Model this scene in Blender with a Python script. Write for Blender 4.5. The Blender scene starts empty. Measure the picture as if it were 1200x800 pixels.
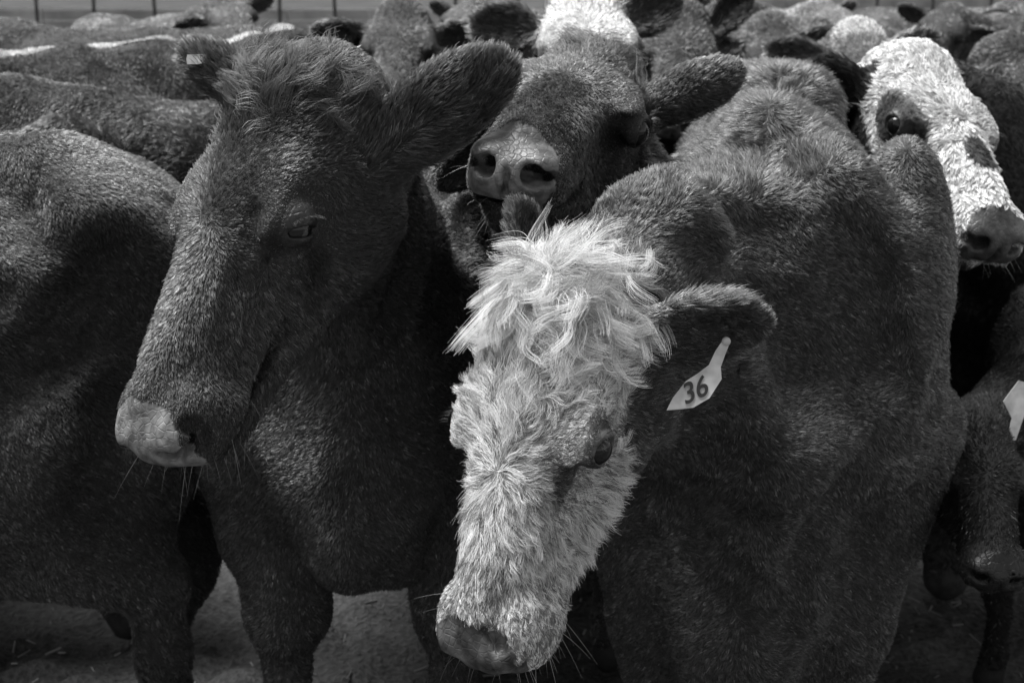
import bpy, math, random
import numpy as np
from mathutils import Vector, Matrix
from mathutils.kdtree import KDTree

FUR = 1.0          # fur density multiplier
rng = np.random.default_rng(7)
scene = bpy.context.scene

# ------------------------------------------------------------------ camera
F_PX = 1667.0                       # focal length in pixels of a 1200 px wide picture
CAM = np.array([0.0, 0.0, 1.55])
PITCH = math.radians(14.5)
cd = bpy.data.cameras.new("camera")
cam = bpy.data.objects.new("camera", cd)
scene.collection.objects.link(cam)
cam.location = CAM
cam.rotation_euler = (math.pi / 2 - PITCH, 0, 0)
cd.sensor_width = 36.0
cd.lens = 36.0 * F_PX / 1200.0
cd.clip_start = 0.05
cd.clip_end = 3000
cd.dof.use_dof = True
cd.dof.focus_distance = 1.72
cd.dof.aperture_fstop = 9.0
scene.camera = cam
RT = np.array([1.0, 0, 0])
FW = np.array([0, math.cos(PITCH), -math.sin(PITCH)])
UP = np.array([0, math.sin(PITCH), math.cos(PITCH)])

# ------------------------------------------------------------------ sky and light (overcast, monochrome picture)
SUN_EL, SUN_AZ = 68.0, -60.0       # degrees; azimuth measured from +Y towards +X
world = bpy.data.worlds.new("World")
scene.world = world
world.use_nodes = True
nt = world.node_tree
nt.nodes.clear()
sky = nt.nodes.new("ShaderNodeTexSky")
sky.sky_type = 'NISHITA'
sky.sun_disc = False
sky.sun_elevation = math.radians(SUN_EL)
sky.sun_rotation = math.radians(SUN_AZ)
bw = nt.nodes.new("ShaderNodeHueSaturation")
bw.inputs["Saturation"].default_value = 0.0
bg = nt.nodes.new("ShaderNodeBackground")
bg.inputs["Strength"].default_value = 0.05
wo = nt.nodes.new("ShaderNodeOutputWorld")
nt.links.new(sky.outputs[0], bw.inputs["Color"])
nt.links.new(bw.outputs[0], bg.inputs["Color"])
nt.links.new(bg.outputs[0], wo.inputs["Surface"])
sl = bpy.data.lights.new("sun", 'SUN')
sl.energy = 3.0
sl.angle = math.radians(38)
so = bpy.data.objects.new("sun", sl)
scene.collection.objects.link(so)
el, az = math.radians(SUN_EL), math.radians(SUN_AZ)
sdir = Vector((math.cos(el) * math.sin(az), math.cos(el) * math.cos(az), math.sin(el)))
so.rotation_euler = sdir.to_track_quat('Z', 'Y').to_euler()
scene.view_settings.view_transform = 'Standard'
scene.view_settings.look = 'None'
scene.view_settings.exposure = 1.22
scene.view_settings.gamma = 1.0
scene.render.film_transparent = False
scene.cycles.max_bounces = 6
scene.cycles.diffuse_bounces = 3
scene.cycles.transmission_bounces = 4
scene.cycles.use_adaptive_sampling = False


def at(px, py, d):
    """world point seen at pixel (px, py) of the 1200x800 frame, d metres along the view axis"""
    return CAM + d * (FW + (px - 600) / F_PX * RT + (400 - py) / F_PX * UP)


def project(P):
    q = P - CAM
    d = q @ FW
    dd = np.maximum(d, 1e-3)
    return 600 + F_PX * (q @ RT) / dd, 400 - F_PX * (q @ UP) / dd, d


# ------------------------------------------------------------------ materials
def new_mat(name):
    m = bpy.data.materials.new(name)
    m.use_nodes = True
    n = m.node_tree
    n.nodes.clear()
    out = n.nodes.new("ShaderNodeOutputMaterial")
    b = n.nodes.new("ShaderNodeBsdfPrincipled")
    n.links.new(b.outputs[0], out.inputs[0])
    return m, n, b, out


def mat_plain(name, v, rough=0.6, bump=0.0, bscale=200, var=0.0, vscale=10, spec=0.5):
    m, n, b, out = new_mat(name)
    b.inputs["Base Color"].default_value = (v, v, v, 1)
    b.inputs["Roughness"].default_value = rough
    b.inputs["Specular IOR Level"].default_value = spec
    tc = n.nodes.new("ShaderNodeTexCoord")
    if var:
        t = n.nodes.new("ShaderNodeTexNoise")
        t.inputs["Scale"].default_value = vscale
        t.inputs["Detail"].default_value = 8
        n.links.new(tc.outputs["Object"], t.inputs["Vector"])
        r = n.nodes.new("ShaderNodeMapRange")
        r.inputs[1].default_value = 0.3
        r.inputs[2].default_value = 0.7
        r.inputs[3].default_value = v * (1 - var)
        r.inputs[4].default_value = min(1, v * (1 + var))
        n.links.new(t.outputs[0], r.inputs[0])
        n.links.new(r.outputs[0], b.inputs["Base Color"])
    if bump:
        t = n.nodes.new("ShaderNodeTexNoise")
        t.inputs["Scale"].default_value = bscale
        t.inputs["Detail"].default_value = 6
        n.links.new(tc.outputs["Object"], t.inputs["Vector"])
        bp = n.nodes.new("ShaderNodeBump")
        bp.inputs["Strength"].default_value = bump
        bp.inputs["Distance"].default_value = 0.01
        n.links.new(t.outputs[0], bp.inputs["Height"])
        n.links.new(bp.outputs[0], b.inputs["Normal"])
    return m


def mat_hide():
    m, n, b, out = new_mat("cattle_hide")
    a = n.nodes.new("ShaderNodeAttribute")
    a.attribute_name = "col"
    w = n.nodes.new("ShaderNodeAttribute")
    w.attribute_name = "bare"
    tc = n.nodes.new("ShaderNodeTexCoord")
    t = n.nodes.new("ShaderNodeTexNoise")
    t.inputs["Scale"].default_value = 60
    t.inputs["Detail"].default_value = 6
    n.links.new(tc.outputs["Object"], t.inputs["Vector"])
    r = n.nodes.new("ShaderNodeMapRange")
    r.inputs[1].default_value = 0.35
    r.inputs[2].default_value = 0.65
    r.inputs[3].default_value = 0.55
    r.inputs[4].default_value = 1.45
    n.links.new(t.outputs[0], r.inputs[0])
    mx = n.nodes.new("ShaderNodeVectorMath")
    mx.operation = 'SCALE'
    n.links.new(a.outputs["Color"], mx.inputs[0])
    n.links.new(r.outputs[0], mx.inputs["Scale"])
    n.links.new(mx.outputs[0], b.inputs["Base Color"])
    ro = n.nodes.new("ShaderNodeMapRange")
    ro.inputs[3].default_value = 0.75
    ro.inputs[4].default_value = 0.38
    n.links.new(w.outputs["Fac"], ro.inputs[0])
    n.links.new(ro.outputs[0], b.inputs["Roughness"])
    v = n.nodes.new("ShaderNodeTexVoronoi")
    v.inputs["Scale"].default_value = 210
    n.links.new(tc.outputs["Object"], v.inputs["Vector"])
    bp = n.nodes.new("ShaderNodeBump")
    bp.inputs["Strength"].default_value = 0.3
    bp.inputs["Distance"].default_value = 0.001
    n.links.new(v.outputs["Distance"], bp.inputs["Height"])
    v2 = n.nodes.new("ShaderNodeTexVoronoi")
    v2.feature = 'DISTANCE_TO_EDGE'
    v2.inputs["Scale"].default_value = 95
    n.links.new(tc.outputs["Object"], v2.inputs["Vector"])
    cl = n.nodes.new("ShaderNodeMath")
    cl.operation = 'MINIMUM'
    cl.inputs[1].default_value = 0.12
    n.links.new(v2.outputs["Distance"], cl.inputs[0])
    b2 = n.nodes.new("ShaderNodeBump")
    b2.inputs["Strength"].default_value = 0.7
    b2.inputs["Distance"].default_value = 0.006
    n.links.new(cl.outputs[0], b2.inputs["Height"])
    n.links.new(bp.outputs[0], b2.inputs["Normal"])
    n.links.new(b2.outputs[0], b.inputs["Normal"])
    return m


def mat_fur():
    m = bpy.data.materials.new("cattle_fur")
    m.use_nodes = True
    n = m.node_tree
    n.nodes.clear()
    out = n.nodes.new("ShaderNodeOutputMaterial")
    h = n.nodes.new("ShaderNodeBsdfHairPrincipled")
    h.model = 'CHIANG'
    h.parametrization = 'COLOR'
    h.inputs["Roughness"].default_value = 0.38
    h.inputs["Radial Roughness"].default_value = 0.6
    h.inputs["Coat"].default_value = 0.0
    a = n.nodes.new("ShaderNodeAttribute")
    a.attribute_name = "col"
    n.links.new(a.outputs["Color"], h.inputs["Color"])
    n.links.new(h.outputs[0], out.inputs[0])
    return m


def mat_locks():
    m, n, b, out = new_mat("white_curly_hair")
    a = n.nodes.new("ShaderNodeAttribute")
    a.attribute_name = "col"
    n.links.new(a.outputs["Color"], b.inputs["Base Color"])
    b.inputs["Roughness"].default_value = 0.55
    b.inputs["Specular IOR Level"].default_value = 0.25
    return m


M_HIDE = mat_hide()
M_LOCKS = mat_locks()
M_FUR = mat_fur()
M_EYE = mat_plain("wet_dark_eye", 0.008, rough=0.06)
M_TAG = mat_plain("pale_plastic_tag", 0.60, rough=0.45, var=0.30, vscale=45)
M_INK = mat_plain("tag_ink", 0.03, rough=0.6)
M_HOOF = mat_plain("hoof_horn", 0.03, rough=0.6, bump=0.3)


# ------------------------------------------------------------------ implicit sculpting (smooth-blended fields, polygonised)
class Field:
    def __init__(self):
        self.p = []

    def ell(self, c, r, R=None, k=0.04, cut=False):
        c = np.array(c, float)
        r = np.array(r, float)
        R = np.eye(3) if R is None else np.array(R, float)     # rows = axes
        self.p.append(('e', c, R, r, k, cut, c, float(max(r))))

    def cone(self, a, b, ra, rb, k=0.04, cut=False):
        a = np.array(a, float)
        b = np.array(b, float)
        self.p.append(('c', a, b, (ra, rb), k, cut, (a + b) / 2, float(np.linalg.norm(b - a) / 2 + max(ra, rb))))

    def eval(self, P, near=None):
        D = np.full(len(P), 1.0 if near else 1e3)
        for q in self.p:
            kind, k, cut, bc, br = q[0], q[4], q[5], q[6], q[7]
            if near is not None:
                dd = P - bc
                m = np.nonzero((dd * dd).sum(1) < (br + k + near) ** 2)[0]
                if len(m) == 0:
                    continue
                X = P[m]
            else:
                m = slice(None)
                X = P
            if kind == 'e':
                L = (X - q[1]) @ q[2].T
                k0 = np.sqrt(((L / q[3]) ** 2).sum(1)) + 1e-9
                k1 = np.sqrt(((L / (q[3] ** 2)) ** 2).sum(1)) + 1e-9
                d = k0 * (k0 - 1) / k1
            else:
                a, b = q[1], q[2]
                ra, rb = q[3]
                ba = b - a
                h = np.clip(((X - a) @ ba) / (ba @ ba), 0, 1)
                d = np.sqrt(((X - a - h[:, None] * ba) ** 2).sum(1)) - (ra + (rb - ra) * h)
            D0 = D[m]
            if cut:
                h = np.clip(0.5 - 0.5 * (D0 + d) / k, 0, 1)
                D[m] = D0 * (1 - h) - d * h + k * h * (1 - h)
            else:
                h = np.clip(0.5 + 0.5 * (D0 - d) / k, 0, 1)
                D[m] = D0 * (1 - h) + d * h - k * h * (1 - h)
        return D


CORN = np.array([(i, j, k) for i in (0, 1) for j in (0, 1) for k in (0, 1)])
EDGES = [(a, b) for a in range(8) for b in range(a + 1, 8) if np.abs(CORN[a] - CORN[b]).sum() == 1]


def polygonise(field, lo, hi, h, keep=None, warp=None):
    """surface nets on a sparse grid of cell size h (lo/hi world box). keep(P) selects cells."""
    lo = np.array(lo, float)
    hi = np.array(hi, float)

    def f(P, near):
        d = field.eval(P, near)
        return d
    lev = [h * 16, h * 4, h]
    n = np.ceil((hi - lo) / lev[0]).astype(int)
    g = np.stack(np.meshgrid(*[np.arange(v) for v in n], indexing='ij'), -1).reshape(-1, 3)
    d = f(lo + (g + .5) * lev[0], None)
    g = g[np.abs(d) < lev[0] * 1.35 + 0.03]
    sub = np.stack(np.meshgrid(*[np.arange(4)] * 3, indexing='ij'), -1).reshape(-1, 3)
    g = (g[:, None] * 4 + sub).reshape(-1, 3)
    c = lo + (g + .5) * lev[1]
    if keep is not None:
        kk = keep(c)
        g, c = g[kk], c[kk]
    d = f(c, 0.14)
    g = g[np.abs(d) < lev[1] * 1.2]
    g = (g[:, None] * 4 + sub).reshape(-1, 3)             # finest cells
    # unique corner nodes
    big = 1 << 20
    key = lambda q: (q[:, 0] * big + q[:, 1]) * big + q[:, 2]
    cn = (g[:, None] + CORN).reshape(-1, 3)
    ck = key(cn)
    uk, ui, inv = np.unique(ck, return_index=True, return_inverse=True)
    P = lo + cn[ui] * h
    dv = f(P, 0.05)
    if warp is not None:
        dv = dv + warp(P)
    V8 = dv[inv].reshape(-1, 8)
    act = (V8.min(1) < 0) & (V8.max(1) >= 0)
    g, V8 = g[act], V8[act]
    acc = np.zeros((len(g), 3))
    cnt = np.zeros(len(g))
    for a, b in EDGES:
        va, vb = V8[:, a], V8[:, b]
        cr = (va < 0) != (vb < 0)
        t = np.where(cr, va / np.where(cr, va - vb, 1), 0)
        pt = CORN[a] + t[:, None] * (CORN[b] - CORN[a])
        acc += pt * cr[:, None]
        cnt += cr
    verts = lo + (g + acc / cnt[:, None]) * h
    gk = key(g)
    order = np.argsort(gk)
    gs = gk[order]
    faces = []
    ax = np.eye(3, dtype=int)
    for a in range(3):
        b, c2 = (a + 1) % 3, (a + 2) % 3
        i1 = 4 * (a == 0) + 2 * (a == 1) + 1 * (a == 2)
        v0, v1 = V8[:, 0], V8[:, i1]
        cr = (v0 < 0) != (v1 < 0)
        q = g[cr]
        flip = (v0[cr] < 0)
        idx = []
        okk = np.ones(len(q), bool)
        for off in (0 * ax[b], -ax[b], -ax[b] - ax[c2], -ax[c2]):
            kq = key(q + off)
            pos = np.clip(np.searchsorted(gs, kq), 0, len(gs) - 1)
            okk &= gs[pos] == kq
            idx.append(order[pos])
        F = np.stack(idx, 1)
        F[~flip] = F[~flip][:, ::-1]
        faces.append(F[okk])
    return verts, np.concatenate(faces)


def mesh_obj(name, V, F, mat, parent=None, smooth=True, attrs=None):
    me = bpy.data.meshes.new(name)
    V = np.asarray(V, float)
    if isinstance(F, np.ndarray):
        me.vertices.add(len(V))
        me.vertices.foreach_set("co", V.astype(np.float32).ravel())
        m, k = F.shape
        me.loops.add(m * k)
        me.loops.foreach_set("vertex_index", F.astype(np.int32).ravel())
        me.polygons.add(m)
        me.polygons.foreach_set("loop_start", (np.arange(m) * k).astype(np.int32))
        me.polygons.foreach_set("loop_total", np.full(m, k, np.int32))
        me.update(calc_edges=True)
    else:
        me.from_pydata([tuple(v) for v in V], [], [tuple(f) for f in F])
    if smooth:
        me.polygons.foreach_set("use_smooth", np.ones(len(me.polygons), bool))
    if attrs:
        for an, data in attrs.items():
            if data.ndim == 1 and an == 'bare':
                at_ = me.attributes.new(an, 'FLOAT', 'POINT')
                at_.data.foreach_set("value", data.astype(np.float32))
            else:
                at_ = me.attributes.new(an, 'FLOAT_COLOR', 'POINT')
                at_.data.foreach_set("color", np.stack([data, data, data, np.ones_like(data)], 1).astype(np.float32).ravel())
    if mat:
        me.materials.append(mat)
    me.update()
    o = bpy.data.objects.new(name, me)
    scene.collection.objects.link(o)
    if parent is not None:
        o.parent = parent
    return o


def tag(o, label=None, cat=None, group=None, kind=None):
    for k, v in (("label", label), ("category", cat), ("group", group), ("kind", kind)):
        if v:
            o[k] = v
    return o


def wave_noise(P, wl, seed, n=5, comps=3):
    """smooth vector noise made of plane waves; wl = wavelength in metres"""
    r = np.random.default_rng(seed)
    out = np.zeros((len(P), comps))
    for c in range(comps):
        for i in range(n):
            d = r.normal(size=3)
            d /= np.linalg.norm(d)
            w = wl * r.uniform(0.6, 1.7)
            out[:, c] += np.sin(P @ d * (2 * math.pi / w) + r.uniform(0, 6.28)) * 1.0
    return out / math.sqrt(n / 2)


def fur_obj(name, paths, radius, col, parent, tip=0.25, mat=None):
    """paths (N,K,3), radius (N,), col (N,)"""
    N, K, _ = paths.shape
    hc = bpy.data.hair_curves.new(name)
    hc.add_curves([K] * N)
    hc.attributes["position"].data.foreach_set("vector", paths.astype(np.float32).ravel())
    t = np.linspace(0, 1, K)
    prof = (1 - t) * 1.0 + t * tip
    ra = hc.attributes.new("radius", 'FLOAT', 'POINT')
    ra.data.foreach_set("value", (radius[:, None] * prof).astype(np.float32).ravel())
    ca = hc.attributes.new("col", 'FLOAT_COLOR', 'CURVE')
    ca.data.foreach_set("color", np.stack([col, col, col, np.ones_like(col)], 1).astype(np.float32).ravel())
    hc.materials.append(mat or M_FUR)
    o = bpy.data.objects.new(name, hc)
    scene.collection.objects.link(o)
    o.parent = parent
    return o


def sstep(a, b, x):
    t = np.clip((x - a) / (b - a), 0, 1)
    return t * t * (3 - 2 * t)


# ------------------------------------------------------------------ the cow
def unit(v):
    v = np.array(v, float)
    return v / np.linalg.norm(v)


class Cow:
    """one animal: body field from ground point `org`, heading `hd` (world xy), size bs;
    head placed with the poll at `poll`, nose axis hx and forehead normal hz given in camera axes (right, up, towards)."""

    def __init__(self, org, hd, bs, poll, hx, hz, hs=1.0, wid=1.0, ears=None, lid=0.5, neck=1.0, deep=0.0, earcol=0.03, fringe=2.0, whorl=0.215, sh=1.0, eye=(0.198, 0.099, -0.062), mz=1.0, legw=1.0):
        self.mz, self.legw = mz, legw
        self.eye = eye
        self.sh = sh
        self.deep = deep
        self.earcol, self.fringe, self.whorl = earcol, fringe, whorl
        self.org = np.array([org[0], org[1], 0.0])
        f = unit([hd[0], hd[1], 0])
        self.Rb = np.array([f, [-f[1], f[0], 0], [0, 0, 1.0]])         # rows: forward, left, up
        self.bs, self.wid, self.hs = bs, wid, hs
        w = lambda v: v[0] * RT + v[1] * UP - v[2] * FW
        X = unit(w(hx))
        Z = w(hz)
        Z = unit(Z - X * (Z @ X))
        Y = np.cross(Z, X)
        self.Rh = np.array([X, Y, Z])
        self.poll = np.array(poll)
        self.ears = ears or {}
        self.lid = lid
        self.neck = neck
        self.F = Field()
        self.build_field()

    def B(self, x, y, z):
        s = self.bs
        return self.org + np.array([x * s, y * s * self.wid, z * s]) @ self.Rb

    def H(self, x, y, z):
        return self.poll + (np.array([x, y, z]) * self.hs) @ self.Rh

    def toH(self, P):
        return ((P - self.poll) @ self.Rh.T) / self.hs

    def toB(self, P):
        return ((P - self.org) @ self.Rb.T) / self.bs

    def be(self, c, r, k=0.08):
        self.F.ell(self.B(*c), np.array([r[0], r[1] * self.wid, r[2]]) * self.bs, self.Rb, k * self.bs)

    def bc(self, a, b, ra, rb, k=0.06):
        self.F.cone(self.B(*a), self.B(*b), ra * self.bs, rb * self.bs, k * self.bs)

    def he(self, c, r, k=0.03, cut=False, rot=None):
        R = self.Rh
        if rot is not None:
            R = np.array(Matrix.Rotation(rot[1], 3, rot[0])) @ self.Rh
        self.F.ell(self.H(*c), np.array(r) * self.hs, R, k * self.hs, cut)

    def hc(self, a, b, ra, rb, k=0.03, cut=False):
        self.F.cone(self.H(*a), self.H(*b), ra * self.hs, rb * self.hs, k * self.hs, cut)

    def earmask(self, P):
        m = np.zeros(len(P), bool)
        for s, E in self.ears.items():
            if 'R' in E:
                q = (P - self.H(*E['mid'])) @ E['R'].T / self.hs
                m |= (np.abs(q[:, 0]) < E.get('len', .2) * 0.56) & (np.abs(q[:, 1]) < E.get('w', .058) + .01) & (np.abs(q[:, 2]) < 0.042)
        return m

    def build_field(self):
        deep = self.deep
        b, c = self.be, self.bc
        # trunk
        b((-0.72, 0, 0.86), (0.74, 0.33, 0.36))
        b((-0.12, 0, 0.88), (0.38, 0.25, 0.38))
        b((-0.12, 0, 1.13), (0.34, 0.15, 0.13), 0.10)
        c((-0.2, 0, 1.16), (-1.35, 0, 1.14), 0.10, 0.10, 0.1)
        b((-1.28, 0, 0.98), (0.36, 0.25, 0.28))
        for s in (1, -1):
            b((-1.12, 0.17 * s, 1.10), (0.12, 0.07, 0.06), 0.12)
            b((-1.36, 0.16 * s, 0.78), (0.22, 0.12, 0.3))
            b((-0.03, (0.13 + 0.06 * self.sh) * s, 0.95), (0.15, 0.085, 0.31), 0.035)
            b((0.03, 0.19 * s, 0.82), (0.13, 0.09, 0.16), 0.05)
            c((0.0, 0.19 * s, 0.78), (0.02, 0.17 * s, 0.44), 0.10 * self.legw, 0.058 * self.legw)
            c((0.02, 0.17 * s, 0.46), (0.0, 0.165 * s, 0.12), 0.052 * self.legw ** .5, 0.038, 0.03)
            c((0.0, 0.165 * s, 0.12), (0.04, 0.165 * s, 0.04), 0.042, 0.052, 0.03)
            c((-1.3, 0.19 * s, 0.72), (-1.5, 0.17 * s, 0.46), 0.10, 0.052)
            c((-1.5, 0.17 * s, 0.48), (-1.44, 0.165 * s, 0.12), 0.048, 0.038, 0.03)
            c((-1.44, 0.165 * s, 0.12), (-1.39, 0.165 * s, 0.04), 0.042, 0.052, 0.03)
        b((0.14, 0, 0.74), (0.16, 0.13, 0.19))
        if deep < 0:
            b((-0.85, 0, 0.66), (0.62, 0.31, 0.30), 0.1)
        elif deep:
            b((0.06, 0, 0.64 - 0.1 * deep), (0.22, 0.15, 0.28), 0.10)
        c((-1.66, 0, 1.08), (-1.72, 0, 0.55), 0.03, 0.02, 0.03)     # tail
        # neck
        n, hs = self.neck, self.hs
        top0, top1 = self.B(-0.05, 0, 1.08), self.H(-0.01, 0, -0.105)
        low0, low1 = self.B(0.06, 0, 0.86), self.H(0.03, 0, -0.19)
        self.F.cone(top0, top1, 0.17 * self.bs * n, 0.08 * hs, 0.06)
        self.F.cone((top0 + low0) / 2, (top1 + low1) / 2, 0.18 * self.bs * n, 0.075 * hs, 0.06)
        self.F.cone(low0, low1, 0.15 * self.bs * n, 0.062 * hs, 0.05)
        # head
        e, c = self.he, self.hc
        mz = self.mz
        e((0.075, 0, -0.095), (0.115, 0.098, 0.092), 0.03)
        e((0.03, 0, -0.045), (0.07, 0.07, 0.055), 0.03)            # poll
        e((0.15, 0, -0.055), (0.12, 0.092, 0.052), 0.03)
        c((0.16, 0.03, -0.075), (0.38, 0.014, -0.062), 0.064, 0.038, 0.03)
        c((0.16, -0.03, -0.075), (0.38, -0.014, -0.062), 0.064, 0.038, 0.03)
        c((0.2, 0, -0.11), (0.42, 0, -0.09), 0.075, 0.05, 0.04)
        c((0.18, 0.0, -0.06), (0.44, 0.0, -0.042), 0.05, 0.035, 0.03)  # nasal ridge
        for s in (1, -1):
            c((0.11, 0.055 * s, -0.205), (0.40, 0.022 * s, -0.135), 0.046, 0.03, 0.04)   # jaw
            e((0.15, 0.066 * s, -0.15), (0.085, 0.040, 0.082), 0.04)                       # cheek
            e((0.29, 0.052 * s, -0.115), (0.10, 0.018, 0.022), 0.03)
            e((0.17, 0.078 * s, -0.042), (0.050, 0.022, 0.020), 0.03)                    # brow
            e((0.450, 0.046 * s * mz, -0.075), (0.055, 0.034 * mz, 0.048 * mz), 0.02)                    # muzzle lobe
            e((0.440, 0.050 * s * mz, -0.105), (0.050, 0.026 * mz, 0.030 * mz), 0.02)                    # upper lip
        e((0.458, 0, -0.080), (0.054, 0.052 * mz, 0.050 * mz), 0.03)
        e((0.478, 0, -0.064), (0.036, 0.046 * mz, 0.026), 0.02)
        e((0.425, 0, -0.145), (0.055, 0.042, 0.030), 0.02)                                # chin
        self.hc((0.515, 0, -0.062), (0.50, 0, -0.112), 0.004, 0.004, 0.008, cut=True)     # philtrum
        e((0.43, 0, -0.118), (0.1, 0.09, 0.0030), 0.006, cut=True, rot=('Y', 0.12))        # mouth line
        for s in (1, -1):
            ex, ey, ez = self.eye
            e((ex + 0.035, (ey + 0.015) * s, ez + 0.004), (0.045, 0.016, 0.018), 0.03, cut=True)       # hollow in front of the eye
            e((ex - 0.006, (ey - 0.010) * s, ez + 0.032), (0.040, 0.018, 0.008), 0.02)               # bony brow
            e((ex, ey * s, ez), (0.032, 0.029, 0.028), 0.014)                                   # lids
            e((ex + 0.006, (ey + 0.029) * s, ez - 0.002), (0.024, 0.026, 0.004 + 0.015 * self.lid), 0.004, cut=True, rot=('Y', 0.95))
            e((0.482, 0.040 * s * mz, -0.052), (0.026, 0.026, 0.018), 0.012)                         # nostril wing
            e((0.503, 0.038 * s * mz, -0.062), (0.036, 0.016, 0.0155), 0.006, cut=True, rot=('Z', -0.55 * s))
            e((0.488, 0.056 * s * mz, -0.064), (0.034, 0.013, 0.010), 0.006, cut=True, rot=('Z', -0.7 * s))
            e((0.30, 0.085 * s, -0.105), (0.09, 0.022, 0.05), 0.03, cut=True)                  # hollow before the cheek
            # ears: curved leaves
            E = self.ears.get(s, {})
            if E.get('skip'):
                continue
            w = lambda v: self.Rh @ (v[0] * RT + v[1] * UP - v[2] * FW)
            d = unit(w(E['cdir'])) if 'cdir' in E else unit(np.array(E.get('dir', (-0.25, 1.0, -0.12))) * np.array([1, s, 1]))
            o = unit(w(E['copen'])) if 'copen' in E else unit(np.array(E.get('open', (0.75, 0.15, -0.1))) * np.array([1, s, 1]))
            o = unit(o - d * (o @ d))
            wv = np.cross(d, o)
            ln, ew = E.get('len', 0.20), E.get('w', 0.058)
            R = np.array([d, wv, o]) @ self.Rh
            base = np.array(E.get('base', (0.045, 0.078, -0.105))) * np.array([1, s, 1])
            self.F.cone(self.H(*base), self.H(*(base + d * ln * 0.32)), 0.036 * self.hs, 0.028 * self.hs, 0.03 * self.hs)
            cc = base + d * (ln * 0.58)
            self.F.ell(self.H(*cc), np.array([ln * 0.52, ew, 0.024]) * self.hs, R, 0.015 * self.hs)
            cc2 = cc + o * 0.024 + d * 0.002
            self.F.ell(self.H(*cc2), np.array([ln * 0.45, ew * 0.8, 0.026]) * self.hs, R, 0.008 * self.hs, cut=True)
            E['tip'] = cc + d * ln * 0.5
            E['mid'] = cc
            E['R'] = R @ np.eye(3)
            self.ears[s] = E

    def skin(self, px, py):
        """points of the skin met by the rays through picture points"""
        o = []
        for x, y in zip(px, py):
            d = unit(at(x, y, 1.0) - CAM)
            t = 0.9
            for _ in range(90):
                v = self.F.eval((CAM + d * t)[None])[0]
                if v < 0.001 or t > 7:
                    break
                t += max(v * 0.7, 0.001)
            o.append(CAM + d * t)
        return o

    def fold(self, pts, r, sink, k=0.03, cut=True):
        """a crease (cut) or a ridge running over the skin"""
        S = self.skin([p[0] for p in pts], [p[1] for p in pts])
        S = [p + unit(CAM - p) * (r - sink if cut else -(r - sink)) for p in S]
        for a, b in zip(S[:-1], S[1:]):
            self.F.cone(a, b, r, r, k, cut)

    def mesh(self, name, mat, hf, hb, colf, bump=0.0, seed=0):
        """head region with cell hf, rest with hb, one mesh object"""
        s = self.bs
        corners = np.array([self.B(x, y, z) for x in (-1.9, 0.5) for y in (-0.5 / self.wid, 0.5 / self.wid) for z in (-0.02, 1.45)])
        hp = np.array([self.H(x, y, z) for x in (-0.1, 0.55) for y in (-0.3, 0.3) for z in (-0.3, 0.1)])
        lo = np.minimum(corners.min(0), hp.min(0)) - 0.03
        hi = np.maximum(corners.max(0), hp.max(0)) + 0.03
        hk = lambda P: np.linalg.norm(self.toH(P) - np.array([0.2, 0, -0.1]), axis=1)
        lum = lambda P: bump * wave_noise(P + 0.05 * wave_noise(P, 0.5, seed + 8), 0.30 * s, seed + 3, n=7, comps=1)[:, 0] * 0.8 + bump * 0.15 * wave_noise(P, 0.08, seed + 4, comps=1)[:, 0]
        wr = (lambda P: lum(P) * sstep(0.3, 0.42, hk(P))) if bump else None
        R1 = 0.38
        V1, F1 = polygonise(self.F, self.poll - 0.85, self.poll + 0.85, hf, keep=lambda P: hk(P) < R1, warp=wr)
        V2, F2 = polygonise(self.F, lo, hi, hb, keep=lambda P: hk(P) > R1 - hb * 3 / self.hs, warp=wr)
        V = np.concatenate([V1, V2])
        F = np.concatenate([F1, F2 + len(V1)])
        col, bare = colf(self, V)
        col = np.where(self.earmask(V), np.minimum(col, self.earcol), col)
        col = np.where((bare < 0.5) & (col > 0.1), col * 0.30, col)  # hide under pale fur darkened, painting in the shade between locks
        o = mesh_obj(name, V, F, mat, attrs={'col': col, 'bare': bare})
        self.V, self.Fc = V, F
        self.obj = o
        for sgn in (1, -1):
            P = self.H(self.eye[0] + 0.003, (self.eye[1] + 0.002) * sgn, self.eye[2] - 0.001)
            bpy_sphere("eye", P, 0.0225 * self.hs, M_EYE, o)
        return o


def bpy_sphere(name, c, r, mat, parent, nu=28, nv=16, sc=(1, 1, 1), R=None):
    V, F = [], []
    for j in range(nv + 1):
        th = math.pi * j / nv
        for i in range(nu):
            ph = 2 * math.pi * i / nu
            V.append((math.sin(th) * math.cos(ph) * sc[0], math.sin(th) * math.sin(ph) * sc[1], math.cos(th) * sc[2]))
    for j in range(nv):
        for i in range(nu):
            F.append((j * nu + i, j * nu + (i + 1) % nu, (j + 1) * nu + (i + 1) % nu, (j + 1) * nu + i)[::-1])
    V = np.array(V) * r
    if R is not None:
        V = V @ R
    return mesh_obj(name, V + c, F, mat, parent)


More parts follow.
